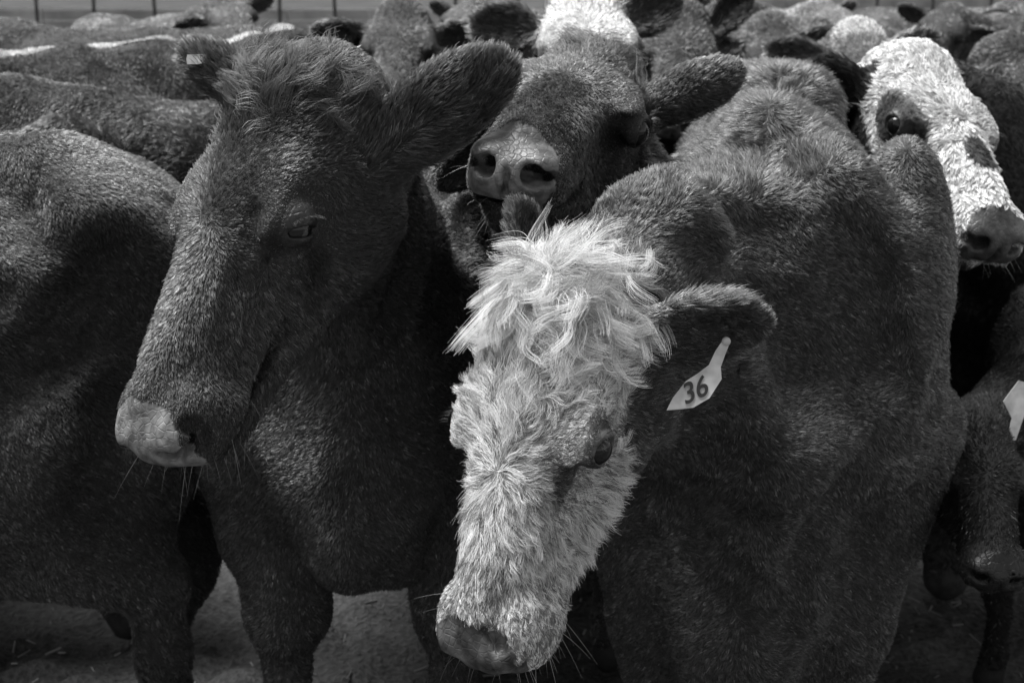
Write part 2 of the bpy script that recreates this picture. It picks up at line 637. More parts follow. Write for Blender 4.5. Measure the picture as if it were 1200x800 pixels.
def sample(cow, dens, dref, lim=(-120, 1320, -110, 900), face=-0.3):
    """random roots on the animal's skin; density per m2 falls with distance squared"""
    V, F = cow.V, cow.Fc
    A, B_, C, D_ = (V[F[:, i]] for i in range(4))
    n = np.cross(C - A, D_ - B_)
    area = np.linalg.norm(n, axis=1) * 0.5
    ok = area > 1e-12
    nn = n / np.maximum(np.linalg.norm(n, axis=1, keepdims=True), 1e-12)
    ctr = (A + B_ + C + D_) / 4
    px, py, d = project(ctr)
    tc = CAM - ctr
    dist = np.linalg.norm(tc, axis=1)
    cosv = (nn * tc).sum(1) / dist
    ok &= (cosv > face) & (px > lim[0]) & (px < lim[1]) & (py > lim[2]) & (py < lim[3])
    w = area * ok * np.minimum(1, (dref / dist) ** 2) * np.clip(0.45 + 0.8 * np.abs(cosv), 0, 1.1)
    N = int(w.sum() * dens * FUR)
    if N < 10:
        return None
    idx = rng.choice(len(F), N, p=w / w.sum())
    u, v = rng.random(N)[:, None], rng.random(N)[:, None]
    P = (A[idx] * (1 - u) + B_[idx] * u) * (1 - v) + (D_[idx] * (1 - u) + C[idx] * u) * v
    # smooth vertex normals
    vn = np.zeros_like(V)
    for i in range(4):
        np.add.at(vn, F[:, i], n)
    vn /= np.maximum(np.linalg.norm(vn, axis=1, keepdims=True), 1e-12)
    Nn = (vn[F[idx, 0]] * (1 - u) + vn[F[idx, 1]] * u) * (1 - v) + (vn[F[idx, 3]] * (1 - u) + vn[F[idx, 2]] * u) * v
    Nn /= np.linalg.norm(Nn, axis=1, keepdims=True)
    return P, Nn, dist[idx]


def nearest(P, C):
    kd = KDTree(len(C))
    for i, c in enumerate(C.tolist()):
        kd.insert(c, i)
    kd.balance()
    f = kd.find
    return np.fromiter((f(p)[1] for p in P.tolist()), int, len(P))


def tang(v, n):
    t = v - n * (v * n).sum(1, keepdims=True)
    return t / np.maximum(np.linalg.norm(t, axis=1, keepdims=True), 1e-9)


def flow(cow, P):
    """comb direction (not yet tangential)"""
    h = cow.toH(P)
    b = cow.toB(P)
    headw = 1 - sstep(0.30, 0.42, np.linalg.norm((h - np.array([0.2, 0, -0.1])) * np.array([1, 1, 1]), axis=1))
    wh = h - np.array([cow.whorl, 0, 0.0])
    hd = wh * np.array([1.0, 1.25, 0.9]) + np.array([0.04, 0, -0.05]) * (h[:, 2:3] < -0.09)
    hd = (hd / np.maximum(np.linalg.norm(hd, axis=1, keepdims=True), 1e-6)) @ cow.Rh
    nb = unit(cow.B(-0.1, 0, 1.0) - cow.poll)
    body = np.array([-0.9, 0, -0.45]) @ cow.Rb
    wn = sstep(0.0, 0.45, b[:, 0])[:, None]
    bd = nb * wn + body * (1 - wn) + np.array([0, 0, -0.35]) + np.sign(b[:, 1:2]) * (np.array([0, 0.25, 0]) @ cow.Rb)
    d = hd * headw[:, None] + bd * (1 - headw[:, None])
    # ears: comb towards the tip
    for s, E in cow.ears.items():
        if 'R' not in E:
            continue
        q = (P - cow.H(*E['mid'])) @ E['R'].T / cow.hs
        we = ((np.abs(q[:, 0]) < 0.13) & (np.abs(q[:, 1]) < 0.066) & (np.abs(q[:, 2]) < 0.045))[:, None]
        d = np.where(we, E['R'][0] + 0.3 * E['R'][1] * np.sign(q[:, 1:2]), d)
    return d


def coat(cow, name, colf, dens=60000, length=0.020, width=0.0008, lift=0.35, dref=2.0, seed=0,
         K=4, clump=0.4, csize=900, jitter=0.35, var=0.5, lenf=None, wave=0.0, wl=0.09, keepf=None, lim=None, parent=None, clvar=0.0, tip=0.25, face=-0.3, mat=None, dirf=None, tight=0.9, nolash=False):
    s = sample(cow, dens, dref, lim or (-120, 1320, -110, 900), face)
    if s is None:
        return None
    P, N, dist = s
    col, bare = colf(cow, P)
    em = cow.earmask(P)
    if name != "forelock":
        col = np.where(em & (col > 0.1), cow.earcol, col)
    keep = (rng.random(len(P)) > bare * 1.2) & (P[:, 2] > 0.075 * cow.bs)      # hooves stay bare
    if keepf is not None:
        keep &= keepf(cow, P)
    P, N, dist, col, em = P[keep], N[keep], dist[keep], col[keep], em[keep]
    n = len(P)
    if n < 5:
        return None
    L = np.full(n, length) * rng.uniform(0.6, 1.25, n)
    if lenf is not None:
        L = L * lenf(cow, P)
    for E in cow.ears.values():
        if 'R' in E:
            q = (P - cow.H(*E['mid'])) @ E['R'].T / cow.hs
            inside = em & (np.abs(q[:, 0]) < E.get('len', .2) * 0.56) & (np.abs(q[:, 1]) < E.get('w', .058) + .01) & ((N @ (E['R'][2] @ cow.Rh) > 0.1) | (np.abs(q[:, 1]) > E.get('w', .058) * .8))
            L = np.where(inside, L * E.get('fr', cow.fringe), L)
    hh = cow.toH(P)
    ec = np.array(cow.eye) + np.array([0, 0.018, 0])
    de = np.minimum(np.linalg.norm(hh - ec, axis=1), np.linalg.norm(hh - ec * np.array([1, -1, 1]), axis=1))
    L = L * (0.15 + 0.85 * sstep(0.032, 0.10, de)) * (1 - 0.5 * sstep(0.38, 0.47, hh[:, 0]) * (np.abs(hh[:, 1]) < .1) * (np.abs(hh[:, 2] + .08) < .1) * (hh[:, 0] < .56))
    fl = flow(cow, P) if dirf is None else dirf(cow, P)
    D = tang(fl + wave_noise(P, wl, seed + 11) * jitter, N)
    side = np.cross(N, D)
    nc = max(8, int(n / dens * csize * 1.0 * (dens / 60000) ** 0)) if csize else 0
    t = np.linspace(0, 1, K)[None, :, None]
    jit = rng.normal(size=(n, 3)) * 0.22
    Dj = D + jit
    up = lift * rng.uniform(0.5, 1.4, n)[:, None, None]
    ph = wave_noise(P, wl * 0.7, seed + 21, comps=1)[:, 0][:, None, None] * 1.5
    Lx = L[:, None, None]
    path = P[:, None] + Dj[:, None] * Lx * t + N[:, None] * Lx * (up * (t - 0.45 * t * t) * 1.3) \
        + side[:, None] * Lx * wave * np.sin(t * 5.0 + ph * 2) * t
    ccol = np.ones(n)
    if csize:
        cen = rng.choice(n, nc, replace=False)
        # match clumps only by position
        near = nearest(P, P[cen])
        ci = cen[near]
        target = path[ci] + (P - P[ci])[:, None] * (0.12)
        path = path * (1 - clump * t ** tight) + target * (clump * t ** tight)
        if clvar:
            cv = np.exp(rng.normal(size=nc) * clvar)
            ccol = cv[near]
    c = np.clip(col * ccol * np.exp(rng.normal(size=n) * var), 0.002, 0.93)
    rad = width * np.maximum(1, (dist / dref)) * rng.uniform(0.7, 1.2, n)
    return fur_obj(name, path, rad, c, parent or cow.obj, tip, mat)


# ------------------------------------------------------------------ coat colours
def bare_mask(h):
    h = h + wave_noise(h, 0.02, 61) * 0.0025
    """the naked muzzle pad and lips"""
    b = sstep(0.472, 0.480, h[:, 0] + 0.55 * np.minimum(0, h[:, 2] + 0.085) - 1.0 * np.maximum(0, np.abs(h[:, 1]) - 0.044) + 0.5 * np.clip(h[:, 2] + 0.075, 0, 0.04))
    inhead = (np.abs(h[:, 1]) < 0.12) & (h[:, 2] > -0.22) & (h[:, 2] < 0.05) & (h[:, 0] < 0.56)
    return np.clip(b * inhead, 0, 1)


def eye_ring(h, e=(0.195, 0.100, -0.063)):
    c = np.array(e) + np.array([0, 0.014, 0])
    d = np.minimum(np.linalg.norm(h - c, axis=1), np.linalg.norm(h - c * np.array([1, -1, 1]), axis=1))
    return 1 - sstep(0.020, 0.030, d)


def dark(base=0.035, skin=0.03, nose=0.05):
    def f(cow, P):
        h = cow.toH(P)
        b = np.maximum(bare_mask(h), eye_ring(h, cow.eye))
        c = base * (1 + 0.35 * wave_noise(P, 0.35, 5, comps=1)[:, 0])
        c = np.clip(c, base * 0.5, 1)
        c = np.where(bare_mask(h) > 0.5, nose * (1 + 0.12 * wave_noise(h, 0.02, 8, n=12, comps=1)[:, 0]), c)
        c = np.where(eye_ring(h, cow.eye) > 0.5, 0.012, c)
        return np.clip(c, 0.004, 0.9), b
    return f


def ellmask(h, c, r, soft=0.15):
    q = np.sqrt((((h - np.array(c)) / np.array(r)) ** 2).sum(1))
    return 1 - sstep(1 - soft, 1 + soft, q)


def white_face_front(cow, P):
    h = cow.toH(P)
    x, y, z = h.T
    ns = wave_noise(h, 0.05, 77, comps=1)[:, 0] * 0.006
    inhead = np.linalg.norm(h - np.array([0.22, 0, -0.08]), axis=1) < 0.40
    lim = -0.115 - 0.30 * np.clip(x - 0.16, 0, 0.14) * 2.2
    w = sstep(-0.006, 0.006, z - lim + ns) * sstep(-0.075, -0.055, x + ns) * inhead
    w = w * (np.abs(y) < 0.135)
    patch = np.maximum(ellmask(h, (0.250, 0.086, -0.058), (0.042, 0.042, 0.034), .3), ellmask(h, (0.20, 0.1, -0.062), (0.042, 0.05, 0.033), .2))
    w = w * (1 - patch)
    c = 0.02 + (0.80 - 0.02) * w
    # grey smudges down the nose
    c = c * (1 - 0.55 * ellmask(h, (0.40, 0.028, -0.03), (0.06, 0.012, 0.05), 0.6) * w)
    b = np.maximum(bare_mask(h), eye_ring(h, cow.eye))
    c = np.where(bare_mask(h) > 0.5, 0.08 + 0.02 * wave_noise(h, 0.02, 9, n=16, comps=1)[:, 0] + 0.02 * wave_noise(h, 0.04, 19, n=16, comps=1)[:, 0], c)
    c = np.where(eye_ring(h, cow.eye) > 0.5, 0.10, c)
    return np.clip(c, 0.01, 0.9), b


def white_face_back(cow, P):
    h = cow.toH(P)
    x, y, z = h.T
    ns = wave_noise(h, 0.05, 78, comps=1)[:, 0] * 0.006
    inhead = np.linalg.norm(h - np.array([0.22, 0, -0.08]), axis=1) < 0.40
    w = sstep(-0.006, 0.006, z + 0.135 + ns) * sstep(-0.075, -0.055, x) * inhead * (np.abs(y) < 0.13)
    patch = np.maximum(ellmask(h, (0.205, -0.100, -0.065), (0.10, 0.056, 0.052)), ellmask(h, (0.312, 0.004, -0.02), (0.048, 0.033, 0.06)))
    w = w * (1 - patch)
    c = 0.03 + 0.75 * w
    b = np.maximum(bare_mask(h), eye_ring(h, cow.eye))
    c = np.where(b > 0.5, 0.06, c)
    return np.clip(c, 0.01, 0.9), b


def pale(base=0.5, nose=0.12):
    def f(cow, P):
        h = cow.toH(P)
        b = np.maximum(bare_mask(h), eye_ring(h, cow.eye))
        c = np.clip(base * (1 + 0.15 * wave_noise(P, 0.3, 15, comps=1)[:, 0]), 0.05, 0.85)
        return np.where(b > 0.5, nose, c), b
    return f


def whiskers(cow, n=70, v=0.5, L=0.045, seed=0):
    """long stiff hairs on lips and chin, and lashes over the eyes"""
    r = np.random.default_rng(seed)
    h = cow.toH(cow.V)
    m = np.nonzero((h[:, 0] > 0.40) & (h[:, 0] < 0.50) & (h[:, 2] < -0.085) & (h[:, 2] > -0.19) & (np.abs(h[:, 1]) < 0.1))[0]
    if len(m) > 20:
        P = cow.V[r.choice(m, n)]
        out = P - cow.H(0.40, 0, -0.10)
        out /= np.linalg.norm(out, axis=1, keepdims=True)
        out += r.normal(size=(n, 3)) * 0.35 + np.array([0, 0, -0.1])
        Ls = L * r.uniform(0.4, 1.2, n)[:, None, None]
        t = np.linspace(0, 1, 6)[None, :, None]
        path = P[:, None] + out[:, None] * Ls * t + np.array([0, 0, -0.25]) * Ls * t * t
        fur_obj("whiskers", path, np.full(n, 0.00035), r.uniform(0.3, 1.0, n) * v, cow.obj, 0.2)
    for s in (1, -1):
        k = 34
        ex, ey, ez = cow.eye
        a = np.linspace(0.35, 2.8, k) + r.normal(size=k) * 0.03
        ca, sa = math.cos(0.95), math.sin(0.95)
        uu, vv = 0.022 * np.cos(a), (0.006 + 0.012 * cow.lid) * np.sin(a) + 0.003
        q = np.stack([ex + ca * uu - sa * vv, np.full(k, ey + 0.024) * s, ez + sa * uu + ca * vv], 1)
        P = cow.poll + (q * cow.hs) @ cow.Rh
        d = np.stack([0.3 * np.cos(a) - 0.35, np.full(k, 0.9) * s, 0.3 * np.cos(a) + 0.2], 1) + r.normal(size=(k, 3)) * 0.10
        d = d @ cow.Rh
        t = np.linspace(0, 1, 5)[None, :, None]
        path = P[:, None] + d[:, None] * 0.013 * t + np.array([0, 0, -0.5]) * 0.013 * t * t
        fur_obj("eyelashes", path, np.full(k, 0.0003), np.full(k, 0.004), cow.obj, 0.2)

# ------------------------------------------------------------------ ground
def ground():
    m, n, b, out = new_mat("trampled_dirt_and_grass")
    tc = n.nodes.new("ShaderNodeTexCoord")
    t1 = n.nodes.new("ShaderNodeTexNoise"); t1.inputs["Scale"].default_value = 3.0; t1.inputs["Detail"].default_value = 10
    t2 = n.nodes.new("ShaderNodeTexNoise"); t2.inputs["Scale"].default_value = 60.0; t2.inputs["Detail"].default_value = 8
    mp = n.nodes.new("ShaderNodeMapping"); mp.inputs["Scale"].default_value = (0.02, 0.35, 1)
    t3 = n.nodes.new("ShaderNodeTexNoise"); t3.inputs["Scale"].default_value = 1.0; t3.inputs["Detail"].default_value = 5
    n.links.new(tc.outputs["Object"], t1.inputs["Vector"]); n.links.new(tc.outputs["Object"], t2.inputs["Vector"])
    n.links.new(tc.outputs["Object"], mp.inputs["Vector"]); n.links.new(mp.outputs[0], t3.inputs["Vector"])
    a = n.nodes.new("ShaderNodeMath"); a.operation = 'ADD'
    n.links.new(t1.outputs[0], a.inputs[0]); n.links.new(t2.outputs[0], a.inputs[1])
    a2 = n.nodes.new("ShaderNodeMath"); a2.operation = 'ADD'
    n.links.new(a.outputs[0], a2.inputs[0]); n.links.new(t3.outputs[0], a2.inputs[1])
    r = n.nodes.new("ShaderNodeMapRange")
    r.inputs[1].default_value = 1.2; r.inputs[2].default_value = 1.8; r.inputs[3].default_value = 0.025; r.inputs[4].default_value = 0.14
    n.links.new(a2.outputs[0], r.inputs[0]); n.links.new(r.outputs[0], b.inputs["Base Color"])
    b.inputs["Roughness"].default_value = 0.9
    bp = n.nodes.new("ShaderNodeBump"); bp.inputs["Strength"].default_value = 0.8; bp.inputs["Distance"].default_value = 0.04
    n.links.new(a.outputs[0], bp.inputs["Height"]); n.links.new(bp.outputs[0], b.inputs["Normal"])
    S = 1500
    xs = sorted(set([-S, -300, -60, -20, 20, 60, 300, S] + list(np.linspace(-6, 6, 61)) + list(np.linspace(-3, 3, 121))))
    ys = sorted(set([-300, -20, 60, 120, 300, S] + list(np.linspace(-2, 12, 71)) + list(np.linspace(1.5, 8, 131)) + list(np.linspace(13, 50, 20))))
    V = [(x, y, 0.0) for y in ys for x in xs]
    V = np.array(V)
    nr = (np.abs(V[:, 0]) < 8) & (V[:, 1] > -2) & (V[:, 1] < 12)
    V[:, 2] = np.where(nr, wave_noise(V, 1.1, 3, comps=1)[:, 0] * 0.012 + np.abs(wave_noise(V, 0.16, 33, n=9, comps=1)[:, 0]) * 0.016, 0) - 0.03
    nx = len(xs)
    F = np.array([(j * nx + i, j * nx + i + 1, (j + 1) * nx + i + 1, (j + 1) * nx + i) for j in range(len(ys) - 1) for i in range(nx - 1)])
    o = mesh_obj("ground", V, F, m)
    tag(o, "trampled dry ground under the herd", None, None, "structure")


ground()


def boxes(name, lst, mat, parent=None):
    V, F = [], []
    for (x0, x1, y0, y1, z0, z1) in lst:
        b = len(V)
        V += [(x, y, z) for z in (z0, z1) for y in (y0, y1) for x in (x0, x1)]
        F += [tuple(b + i for i in f) for f in ((0, 2, 3, 1), (4, 5, 7, 6), (0, 1, 5, 4), (2, 6, 7, 3), (0, 4, 6, 2), (1, 3, 7, 5))]
    o = mesh_obj(name, V, F, mat, parent, smooth=False)
    bv = o.modifiers.new("bevel", 'BEVEL')
    bv.width = 0.01
    return o


# ------------------------------------------------------------------ the cows nearest to us
def place(px, d):
    return (px - 600) / F_PX * d



COWS = "cattle standing in the herd"
# white faced cow with lowered head and ear tag
D = Cow((0.42, 2.34), (-0.27, -1.25), 1.02, at(631, 327, 1.80), (-0.215, -0.95, 0.13), (-0.60, 0.0, 0.80), 0.955, deep=1.0, legw=1.35, lid=1.1, mz=1.02, earcol=0.07, fringe=2.6, whorl=0.26, sh=1.5, eye=(0.20, 0.102, -0.060),
        ears={1: dict(cdir=(0.93, 0.08, -0.2), copen=(0.25, -0.65, 0.75), len=0.20, w=0.060),
              -1: dict(cdir=(-0.30, 0.93, -0.2), copen=(0.5, 0.1, 0.8), len=0.165, w=0.036, base=(0.02, 0.05, -0.12), fr=1.4)})
D.fold([(830, 125), (906, 165), (975, 225), (1008, 290), (1018, 360), (1040, 440), (1030, 540)], 0.05, 0.022, 0.05, cut=False)
D.fold([(880, 108), (930, 120), (970, 138)], 0.06, 0.004, 0.08, cut=False)
D.fold([(1022, 280), (1042, 330), (1048, 390), (1062, 450)], 0.035, 0.016, 0.03)
D.fold([(825, 235), (865, 252), (905, 268)], 0.05, 0.030, 0.06)
D.fold([(745, 255), (790, 262), (830, 290)], 0.04, 0.005, 0.06, cut=False)
D.fold([(850, 315), (910, 350), (950, 430)], 0.04, 0.018, 0.06)
D.fold([(800, 540), (870, 585), (935, 598), (975, 580)], 0.022, 0.016, 0.03)
D.fold([(760, 470), (775, 540), (770, 600)], 0.03, 0.014, 0.04, cut=False)
D.fold([(868, 470), (915, 525), (985, 545)], 0.03, 0.014, 0.05, cut=False)
D.fold([(790, 620), (850, 690), (900, 720)], 0.025, 0.018, 0.04)
D.fold([(1000, 560), (960, 640), (930, 740)], 0.03, 0.016, 0.05)
D.fold([(572, 738), (582, 748), (586, 757)], 0.011, 0.014, 0.006)
D.mesh("cow", M_HIDE, 0.0034, 0.010, white_face_front, bump=0.010, seed=1)
tag(D.obj, "dark cow with a curly white face, head lowered in front and a numbered ear tag", "cow", COWS)

Bc = Cow((-0.26, 2.42), (0.02, -1.0), 0.95, at(308, 76, 1.92), (-0.30, -0.90, 0.26), (-0.66, 0.05, 0.75), 1.06, lid=0.16, legw=1.45,
         ears={1: dict(cdir=(0.76, 0.62, -0.12), copen=(-0.2, 0.25, -0.9), len=0.235, w=0.055, base=(0.075, 0.07, -0.15)),
               -1: dict(cdir=(-0.85, 0.5, -0.3), copen=(0.1, 0.4, -0.8), len=0.15, w=0.036, base=(0.0, 0.07, -0.08))})
Bc.fold([(452, 395), (488, 320), (492, 240)], 0.03, 0.014, 0.03)
Bc.fold([(290, 250), (280, 330), (262, 400)], 0.012, 0.004, 0.02)
Bc.fold([(385, 320), (420, 350), (430, 395), (400, 420)], 0.02, 0.005, 0.02, cut=False)
Bc.fold([(222, 498), (234, 506), (240, 512)], 0.012, 0.014, 0.006)
Bc.mesh("cow", M_HIDE, 0.0036, 0.010, dark(0.0125, nose=0.20), bump=0.010, seed=2)
tag(Bc.obj, "black cow in profile looking down to the left with a half closed eye", "cow", COWS)

Cc = Cow((0.10, 3.02), (-0.03, -1.0), 0.84, at(702, 50, 2.42), (-0.255, -0.38, 0.86), (0.12, 0.86, 0.5), 1.08, mz=0.80, lid=1.2, wid=0.85, eye=(0.210, 0.107, -0.064), fringe=1.3,
         ears={1: dict(cdir=(0.92, 0.42, -0.1), copen=(0.0, 0.2, -0.9), len=0.185, w=0.042, base=(0.06, 0.08, -0.09)),
               -1: dict(cdir=(-0.72, -0.62, 0.1), copen=(0.2, -0.2, 0.9), len=0.19, w=0.045)})
Cc.mesh("cow", M_HIDE, 0.0038, 0.012, dark(0.0125, nose=0.15), bump=0.008, seed=3)
tag(Cc.obj, "black cow facing the camera with raised pale rimmed muzzle resting over the others", "cow", COWS)

Ec = Cow((1.28, 3.42), (-0.10, -1.0), 1.0, at(1086, 52, 2.85), (0.13, -0.74, 0.62), (0.35, 0.5, 0.8), 1.0, lid=1.0,
         ears={1: dict(dir=(-0.5, 0.8, -0.2), len=0.13), -1: dict(dir=(-0.6, 0.75, -0.3), len=0.13)})
Ec.mesh("cow", M_HIDE, 0.0042, 0.014, white_face_back, bump=0.008, seed=4)
tag(Ec.obj, "white faced cow with black eye patch and dark spot on its nose", "cow", COWS)

Ac = Cow((-2.13, 2.40), (-1.0, -0.10), 1.0, at(-420, 250, 2.2), (-0.75, -0.6, 0.1), (-0.3, 0.8, 0.3), 1.0, deep=-1.0, ears={1: dict(skip=1), -1: dict(skip=1)})
Ac.fold([(8, 190), (30, 215), (20, 250)], 0.05, 0.02, 0.05)
Ac.fold([(60, 190), (110, 260), (190, 300)], 0.04, 0.022, 0.06, cut=False)
Ac.fold([(120, 330), (60, 420), (10, 460)], 0.04, 0.022, 0.06)
Ac.fold([(190, 360), (140, 480), (110, 600)], 0.04, 0.022, 0.06)
Ac.mesh("cow", M_HIDE, 0.012, 0.012, dark(0.015), bump=0.012, seed=5)
tag(Ac.obj, "black cow cut off by the left edge, its flank beside the lowered black head", "cow", COWS)

# dark calf low down at the right
Rc = Cow((1.16, 2.82), (-0.75, -0.6), 0.72, at(1150, 482, 2.48), (-0.12, -0.68, 0.70), (0, 0.6, 0.8), 0.66, deep=-1.0, lid=0.8,
         ears={1: dict(cdir=(0.95, -0.05, 0.0), copen=(0, 0.1, 0.9), len=0.13, w=0.05), -1: dict(cdir=(-0.95, -0.30, 0.0), copen=(0.1, 0, 0.9), len=0.15, w=0.05)})
Rc.mesh("cow", M_HIDE, 0.006, 0.012, lambda c, P: (np.full(len(P), 0.006), bare_mask(c.toH(P))), bump=0.006, seed=6)
tag(Rc.obj, "small dark calf with pale ears low down behind the big tagged cow", "calf", COWS)

BG = []


def bg(org, hd, bs, poll, hx, hz, colf, label, hs=1.0, seed=1, **kw):
    c = Cow(org, hd, bs, poll, hx, hz, hs, **kw)
    hq = 1.0 if org[1] < 6.5 else 1.7
    c.mesh("cow", M_HIDE, 0.008 * hq, 0.022 * hq, colf, bump=0.012, seed=seed)
    tag(c.obj, label, "cow", COWS)
    BG.append((c, colf))
    return c


WHITE = white_face_front
bg((-0.98, 3.30), (1.0, 0.12), 1.02, at(300, 140, 3.3), (0.5, -0.8, -0.2), (0.6, 0.6, -.4), dark(0.0125),
   "black cow standing side on behind the flank at the left edge", seed=11)
bg((-1.10, 4.95), (0.45, 0.9), 1.04, at(372, 35, 5.3), (0.6, -0.5, -0.6), (0.3, 0.8, -.4), dark(0.0125),
   "black cow seen from behind, its back nearest the far fence at left", seed=12)
bg((-1.20, 5.75), (1.0, 0.1), 1.0, at(300, 40, 5.6), (0.6, -0.5, 0.3), (0.3, 0.8, .4), pale(0.55),
   "pale cow whose light back shows at the left edge", seed=13)
bg((-2.6, 6.9), (-1.0, 0.1), 1.03, at(-200, 40, 6.8), (-0.6, -0.5, 0.3), (-0.3, 0.8, .4), dark(0.015),
   "black cow farthest back at the left edge below the fence", seed=14)
bg((-0.98, 5.15), (-0.5, 1.0), 0.97, at(330, 30, 5.9), (-0.3, -0.3, -0.9), (-0.1, 0.9, -.1), pale(0.55),
   "pale cow whose light rump shows between the raised ear and the black head", seed=15)
bg((-0.42, 6.1), (0.02, -1.0), 0.98, at(470, -2, 5.0), (0.0, -0.72, 0.68), (0, 0.6, 0.7), dark(0.0125),
   "shaggy black cow facing the camera behind the pale rump", seed=16, hs=1.15)
bg((0.22, 4.45), (-0.05, -1.0), 0.92, at(684, -22, 3.55), (0.03, -0.70, 0.72), (0.0, 0.65, 0.75), WHITE,
   "white faced cow whose curly forehead shows above the raised black head", seed=17, hs=1.1,
   ears={1: dict(cdir=(0.75, 0.5, 0), copen=(0, -0.1, 0.9), len=0.16), -1: dict(cdir=(-0.9, 0.1, 0), copen=(0, 0, 0.9), len=0.17)})
bg((0.62, 5.15), (-0.05, -1.0), 0.98, at(800, 0, 4.4), (-0.12, -0.75, 0.65), (0, 0.6, 0.7), dark(0.0125, nose=0.2),
   "black cow with upright ear between the curly white forehead and the hump", seed=18, hs=1.05,
   ears={1: dict(cdir=(0.62, 0.72, 0.1), copen=(-0.2, 0, 0.9), len=0.19, w=0.05), -1: dict(cdir=(-0.8, 0.55, 0.1), copen=(0.2, 0, 0.9), len=0.19, w=0.05)})
bg((1.0, 6.35), (-0.05, -1.0), 1.0, at(905, 15, 5.4), (0.1, -0.8, 0.6), (0, 0.6, 0.7), dark(0.015, nose=0.15),
   "dark cow looking over the hump of the tagged cow", seed=19, hs=1.1,
   ears={1: dict(cdir=(0.85, 0.1, 0.1), copen=(0, 0.1, 0.9), len=0.19, w=0.05), -1: dict(cdir=(-0.9, -0.1, 0.1), copen=(0, 0.1, 0.9), len=0.19, w=0.05)})
def blaze(cow, P):
    h = cow.toH(P)
    c, b = dark(0.03, nose=0.10)(cow, P)
    w = ellmask(h, (0.03, 0.0, 0.0), (0.06, 0.08, 0.08), 0.3)
    return np.clip(c + 0.6 * w, 0, .9), b
bg((1.22, 5.30), (-0.05, -1.0), 1.0, at(1005, 22, 4.5), (0.05, -0.66, 0.72), (0, 0.6, 0.7), blaze,
   "dark grey cow with a pale forelock left of the spotted white face", seed=20, hs=1.05,
   ears={1: dict(cdir=(0.9, 0.3, 0.1), copen=(0, 0.1, 0.9), len=0.17, w=0.045), -1: dict(cdir=(-0.93, 0.1, 0.1), copen=(0, 0.1, 0.9), len=0.19, w=0.05)})
bg((1.98, 5.2), (-0.3, -1.0), 1.02, at(1180, 40, 4.4), (0.5, -0.6, 0.6), (0, 0.6, 0.7), dark(0.0125),
   "black cow behind the spotted white face at the right edge", seed=21, hs=1.0)

FAR = [(255, 7.4, dark(0.02), "distant black cow nearest the left end of the row before the feed bunk", 0.6),
       (560, 7.8, dark(0.03), "distant dark cow between the shaggy black head and the curly white forehead", -0.5),
       (745, 8.6, dark(0.02), "distant black cow far behind the curly white forehead", 0.4),
       (870, 7.2, dark(0.03), "distant dark cow above the crest of the tagged cow", -0.7),
       (960, 8.8, pale(0.3), "distant grey cow before the open field at right", 0.5),
       (1120, 7.6, dark(0.02), "distant black cow above the spotted white face", -0.6),
       (1200, 9.0, dark(0.03), "distant dark cow at the top right corner", 0.3)]
for i, (px, d, cf, lab, yaw) in enumerate(FAR):
    x = (px - 600) / F_PX * d
    hx_, hy_ = math.sin(yaw), -math.cos(yaw)
    bg((x - 0.45 * hx_, d - 0.45 * hy_ + 0.1), (hx_, hy_), 1.03, at(px, -8 + 6 * (i % 3), d - 0.1), (yaw * 0.8, -0.6, 0.6), (0, 0.6, 0.7), cf, lab, hs=1.05, seed=80 + i)

# ------------------------------------------------------------------ fur
def fine(c, colf, base=1.0, lim=None, dref=2.0, seed=0, **kw):
    a = dict(dens=260000 * base, length=0.0065, width=0.00052, lift=0.6, clump=0.3, csize=30000, jitter=0.22, var=1.1, clvar=0.5,
             dref=dref, seed=seed, K=3, wl=0.12)
    a.update(kw)
    return coat(c, "coat", colf, **a)


def shag(c, P):
    """longer hair over the crest and hump"""
    px, py, d = project(P)
    w = np.exp(-((px - 850) / 110) ** 2 - ((py - 130) / 90) ** 2) + 0.5 * np.exp(-((px - 980) / 90) ** 2 - ((py - 110) / 40) ** 2)
    return 1 + 1.9 * np.clip(w, 0, 1)


def not_white(cow, P):
    h = cow.toH(P)
    return (WHITE(cow, P)[0] < 0.1) | cow.earmask(P)


def face_only(cow, P):
    return (WHITE(cow, P)[0] > 0.1) & ~cow.earmask(P)


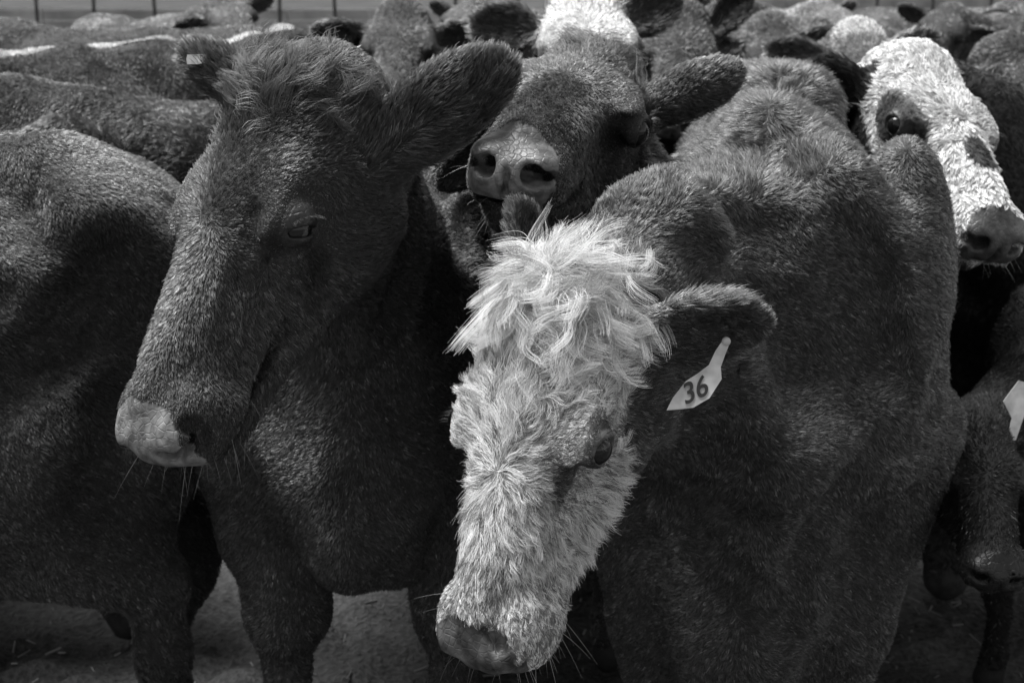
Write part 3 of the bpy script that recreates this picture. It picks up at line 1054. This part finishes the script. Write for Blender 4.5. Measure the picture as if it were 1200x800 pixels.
if FUR > 0:
    fine(D, white_face_front, keepf=not_white, seed=31, lenf=shag)
    for q, c in enumerate((D, Bc, Cc, Ec)):
        whiskers(c, (60, 60, 16, 25)[q], (0.8, 0.6, 0.3, 0.7)[q], seed=70 + q)
    fine(Bc, dark(0.0125), seed=32)
    fine(Cc, dark(0.0125), seed=33)
    fine(Ec, white_face_back, seed=34, length=0.012, clump=0.7, var=0.35, jitter=0.35, wl=0.05, csize=26000, lift=0.25, clvar=0.35, mat=M_LOCKS)
    fine(Ac, dark(0.015), seed=35)
    fine(Rc, lambda c, P: (np.full(len(P), 0.008), bare_mask(c.toH(P))), seed=36, base=0.8, mat=M_LOCKS)
    for i, (c, cf) in enumerate(BG):
        fine(c, cf, seed=40 + i, base=0.8, length=0.010, width=0.0005)
    # face of the tagged cow: strongly clumped, wavy
    coat(D, "groove_shade_hair", lambda c, P: (np.full(len(P), 0.22), bare_mask(c.toH(P))), dens=200000, length=0.009, width=0.0005, lift=0.3, clump=0.2, csize=9000,
         jitter=0.3, var=0.5, wl=0.05, K=3, dref=1.8, seed=49, keepf=face_only, mat=M_LOCKS)  # short grey layer: shade between the white locks, put into hair colour
    def near_eye(c, P):
        return 1 - 0.70 * ellmask(c.toH(P), (0.225, 0.09, -0.055), (0.085, 0.075, 0.05), .45)
    edge = lambda c, P: c.toH(P)[:, 0] + 0.015 * wave_noise(P, .05, 6, comps=1)[:, 0]
    coat(D, "brow_hair", white_face_front, dens=460000, length=0.034, width=0.00038, lift=0.03, clump=0.66, csize=26000, jitter=0.45, tight=0.9,
         var=0.28, wl=0.05, wave=0.20, K=8, dref=1.8, seed=50, keepf=lambda c, P: face_only(c, P) & (edge(c, P) < 0.20), clvar=0.6, mat=M_LOCKS,
         lenf=near_eye)
    coat(D, "face_hair", white_face_front, dens=480000, length=0.024, width=0.00036, lift=0.04, clump=0.55, csize=30000, jitter=0.24, tight=1.0,
         var=0.30, wl=0.05, wave=0.14, K=6, dref=1.8, seed=52, keepf=lambda c, P: face_only(c, P) & (edge(c, P) >= 0.20), clvar=0.6, mat=M_LOCKS,
         lenf=lambda c, P: near_eye(c, P) * (0.5 + 0.6 * (1 - sstep(0.30, 0.44, c.toH(P)[:, 0]))))

    def forelock_dir(c, P):
        h = c.toH(P)
        d = np.stack([0.85 + 0 * h[:, 0], 0.75 * np.tanh((h[:, 1] + 0.015) / 0.05), -0.9 * sstep(0.05, 0.085, np.abs(h[:, 1]))], 1)
        return d @ c.Rh
    coat(D, "forelock", lambda c, P: (np.full(len(P), 0.8), np.zeros(len(P))), dens=420000, length=0.072, width=0.00036, lift=0.05, clump=0.80,
         csize=18000, jitter=0.70, var=0.25, wl=0.05, wave=0.26, K=12, dref=1.8, seed=51, clvar=0.55, tight=0.45, mat=M_LOCKS, dirf=forelock_dir,
         keepf=lambda c, P: face_only(c, P) & (c.toH(P)[:, 0] < 0.075 + 0.02 * wave_noise(P, .05, 4, comps=1)[:, 0]) & (c.toH(P)[:, 2] > -.1)
         & (np.abs(c.toH(P)[:, 1]) < 0.085) & (c.toH(P)[:, 0] > -0.045))
    for c, cf, v in ((Bc, dark(0.0125), 1), (Cc, dark(0.0125), 2)):
        coat(c, "forelock", cf, dens=90000, length=0.04, width=0.0005, lift=0.3, clump=0.7, csize=5000, jitter=0.6, var=0.7, wl=0.06,
             wave=0.25, K=7, seed=60 + v, keepf=lambda c, P: (c.toH(P)[:, 0] < 0.07 + 0.02 * wave_noise(P, .05, 4, comps=1)[:, 0]) & (c.toH(P)[:, 0] > -0.04)
             & (np.abs(c.toH(P)[:, 1]) < 0.09) & (c.toH(P)[:, 2] > -.09))

# ------------------------------------------------------------------ ear tags
def plate(name, pts, d0, d1, mat, parent, th=0.0022):
    """thin plastic plate outlined by picture points; depth runs from d0 at the first to d1 at the lowest point"""
    ys = [p[1] for p in pts]
    y0, y1 = min(ys), max(ys)
    W = [at(px, py, d0 + (d1 - d0) * (py - y0) / (y1 - y0)) for px, py in pts]
    n = unit(np.cross(W[2] - W[0], W[5 % len(W)] - W[0]))
    if n @ (CAM - W[0]) < 0:
        n = -n
    k = len(W)
    V = [w + n * th / 2 for w in W] + [w - n * th / 2 for w in W]
    F = [tuple(range(k)), tuple(range(2 * k - 1, k - 1, -1))] + [(i, (i + 1) % k, k + (i + 1) % k, k + i) for i in range(k)]
    o = mesh_obj(name, V, F, mat, parent, smooth=False)
    bv = o.modifiers.new("bevel", 'BEVEL')
    bv.width = 0.0006
    return o, n


def number(txt, p, right, up, n, size, parent, shear=0.35):
    cu = bpy.data.curves.new("tag_number", 'FONT')
    cu.body = txt
    cu.size = size
    cu.shear = shear
    cu.extrude = 0.0003
    cu.offset = size * 0.012
    cu.align_x = 'CENTER'
    cu.align_y = 'CENTER'
    cu.materials.append(M_INK)
    o = bpy.data.objects.new("tag_number", cu)
    scene.collection.objects.link(o)
    r = unit(right - n * (right @ n))
    u = np.cross(n, r)
    p = p + n * 0.0016
    dg = bpy.context.evaluated_depsgraph_get()
    me = bpy.data.meshes.new_from_object(o.evaluated_get(dg))
    bpy.data.objects.remove(o)
    o = bpy.data.objects.new("tag_number", me)
    scene.collection.objects.link(o)
    o.matrix_world = Matrix(((r[0], u[0], n[0], p[0]), (r[1], u[1], n[1], p[1]), (r[2], u[2], n[2], p[2]), (0, 0, 0, 1)))
    o.parent = parent
    return o


dD = float((D.H(*D.ears[1]['mid']) - CAM) @ FW) - 0.012
pts = [(848, 398), (855, 401), (849, 416), (844, 430), (845, 444), (831, 466), (812, 477), (794, 479), (782, 480), (789, 466), (804, 447), (818, 438), (831, 428), (839, 411)]
to, tn = plate("ear_tag", pts, dD, dD - 0.02, M_TAG, D.obj)
pc = at(812, 459, dD - 0.0165)
number("36", pc, at(830, 449, dD - 0.0145) - at(800, 463, dD - 0.017), UP, tn, 0.036, to)
bpy_sphere("tag_stud", at(851, 400, dD - 0.002), 0.006, M_TAG, to, 16, 8)
dB = float((Bc.H(*Bc.ears[-1]['mid']) - CAM) @ FW) - 0.02
plate("ear_tag", [(220, 65), (243, 64), (244, 73), (232, 75), (220, 75), (219, 70)], dB, dB, M_TAG, Bc.obj)
dR = float((Rc.H(*Rc.ears[-1]['mid']) - CAM) @ FW) - 0.02
plate("ear_tag", [(1082, 506), (1094, 500), (1098, 515), (1096, 540), (1094, 562), (1087, 545), (1080, 525)], dR, dR, M_TAG, Rc.obj)
plate("ear_tag", [(1182, 462), (1194, 446), (1206, 450), (1202, 480), (1190, 515), (1180, 518), (1186, 490), (1176, 470)], dR, dR, M_TAG, Rc.obj)

# ------------------------------------------------------------------ far fence and feed bunk
M_CONC = mat_plain("weathered_concrete", 0.30, rough=0.9, bump=0.3, bscale=6, var=0.35, vscale=1.2)
M_WOOD = mat_plain("weathered_timber", 0.05, rough=0.9, bump=0.4, bscale=10, var=0.4, vscale=3)
M_STEEL = mat_plain("galvanised_steel", 0.3, rough=0.5)


def fence(x0, x1, y, step, label, nz):
    root = bpy.data.objects.new("wire_fence", None)
    root.location = (x0, y, 0)
    scene.collection.objects.link(root)
    tag(root, label, "fence")
    inv = root.matrix_world.inverted()
    x = 0.0
    k = 0
    first = None
    while x0 + x < x1:
        h = 1.25 + 0.08 * math.sin(k * 2.1)
        w = 0.09 + 0.03 * math.sin(k * 1.3)
        if first is None:
            V, F = [], []
            n = 10
            for j, (zz, rr) in enumerate(((-0.3, 1.0), (0.6, 0.95), (1.22, 0.9), (1.26, 0.6))):
                for i in range(n):
                    a = 2 * math.pi * i / n
                    V.append((math.cos(a) * 0.055 * rr * (1 + .1 * math.sin(3 * a)), math.sin(a) * 0.055 * rr, zz))
            for j in range(3):
                for i in range(n):
                    F.append((j * n + i, j * n + (i + 1) % n, (j + 1) * n + (i + 1) % n, (j + 1) * n + i))
            F.append(tuple(range(3 * n, 4 * n)))
            first = mesh_obj("fence_post", V, F, M_WOOD, root)
            p = first
        else:
            p = first.copy()
            scene.collection.objects.link(p)
            p.parent = root
        p.location = (x + 0.1 * math.sin(k * 5), 0, 0)
        p.rotation_euler = (0, 0.03 * math.sin(k * 3.3), k)
        p.scale = (1, 1, h / 1.25)
        x += step
        k += 1
    for z in nz:
        V, F = [], []
        m = 60
        for i in range(m + 1):
            xx = (x1 - x0) * i / m
            zz = z - 0.02 * abs(math.sin(i * 0.7))
            for a in range(6):
                V.append((xx, 0.1 + 0.012 * math.cos(a * math.pi / 3), zz + 0.012 * math.sin(a * math.pi / 3)))
        for i in range(m):
            for a in range(6):
                F.append((i * 6 + a, i * 6 + (a + 1) % 6, (i + 1) * 6 + (a + 1) % 6, (i + 1) * 6 + a))
        mesh_obj("wire", V, F, M_STEEL, root)


def bunk(x0, x1, y, h, label, name="feed_bunk"):
    """long concrete trough made of cast segments"""
    V, F = [], []
    seg = 2.4
    x = x0
    prof = [(-0.05, 0.0), (0.0, h), (0.12, h), (0.2, h * 0.45), (0.6, h * 0.45), (0.7, h * 0.8), (0.82, h * 0.8), (0.86, 0.0)]
    while x < x1:
        b = len(V)
        dz = 0.015 * math.sin(x * 3)
        for xx in (x, x + seg - 0.03):
            V += [(xx, y + p[0], p[1] + dz if p[1] else 0) for p in prof]
        k = len(prof)
        F += [(b + i, b + (i + 1) % k, b + k + (i + 1) % k, b + k + i)[::-1] for i in range(k)]
        F += [tuple(b + i for i in range(k)), tuple(b + k + i for i in range(k))[::-1]]
        x += seg
    o = mesh_obj(name, V, F, M_CONC, smooth=False)
    tag(o, label, name.replace("_", " "))
    return o


fo = mesh_obj("ploughed_field", [(-200, 51, 0.0), (200, 51, 0.0), (200, 400, 0.0), (-200, 400, 0.0)], [(0, 1, 2, 3)],
              mat_plain("dark_ploughed_soil", 0.035, rough=0.95, var=0.7, vscale=0.6), smooth=False)
tag(fo, "dark ploughed field beyond the fence", None, None, "structure")
bunk(-21, -2, 43.0, 0.55, "long pale concrete feed bunk behind the cattle along the top left")
fence(-22, 24, 41.5, 1.7, "low wire fence with thin timber posts crossing the field behind the herd", (0.25, 0.55, 0.85, 1.1))
bunk(10, 27, 66.0, 0.45, "short pale concrete trough far away at the top right corner", "trough")


def straw():
    """loose straw and dung clods trodden into the dirt"""
    r = np.random.default_rng(5)
    n = 5000
    P = np.stack([r.uniform(-3.5, 3.5, n), r.uniform(1.6, 9.0, n), np.full(n, 0.006)], 1)
    a = r.uniform(0, 6.28, n)
    L = r.uniform(0.01, 0.045, n)
    d = np.stack([np.cos(a), np.sin(a), r.normal(size=n) * 0.12], 1) * L[:, None]
    s = np.stack([-np.sin(a), np.cos(a), r.normal(size=n) * 0.4], 1) * 0.0025
    u = np.array([0, 0, 0.003])
    V = np.stack([P - s, P + s, P + u, P + d - s, P + d + s, P + d + u], 1).reshape(-1, 3)
    b = np.arange(n)[:, None] * 6
    F = np.concatenate([b + np.array([0, 1, 4, 3]), b + np.array([1, 2, 5, 4]), b + np.array([2, 0, 3, 5])])
    o = mesh_obj("straw", V, F, mat_plain("dry_straw", 0.22, rough=0.7, var=0.4, vscale=5))
    tag(o, "loose straw trodden into the ground under the cattle", None, None, "stuff")


straw()
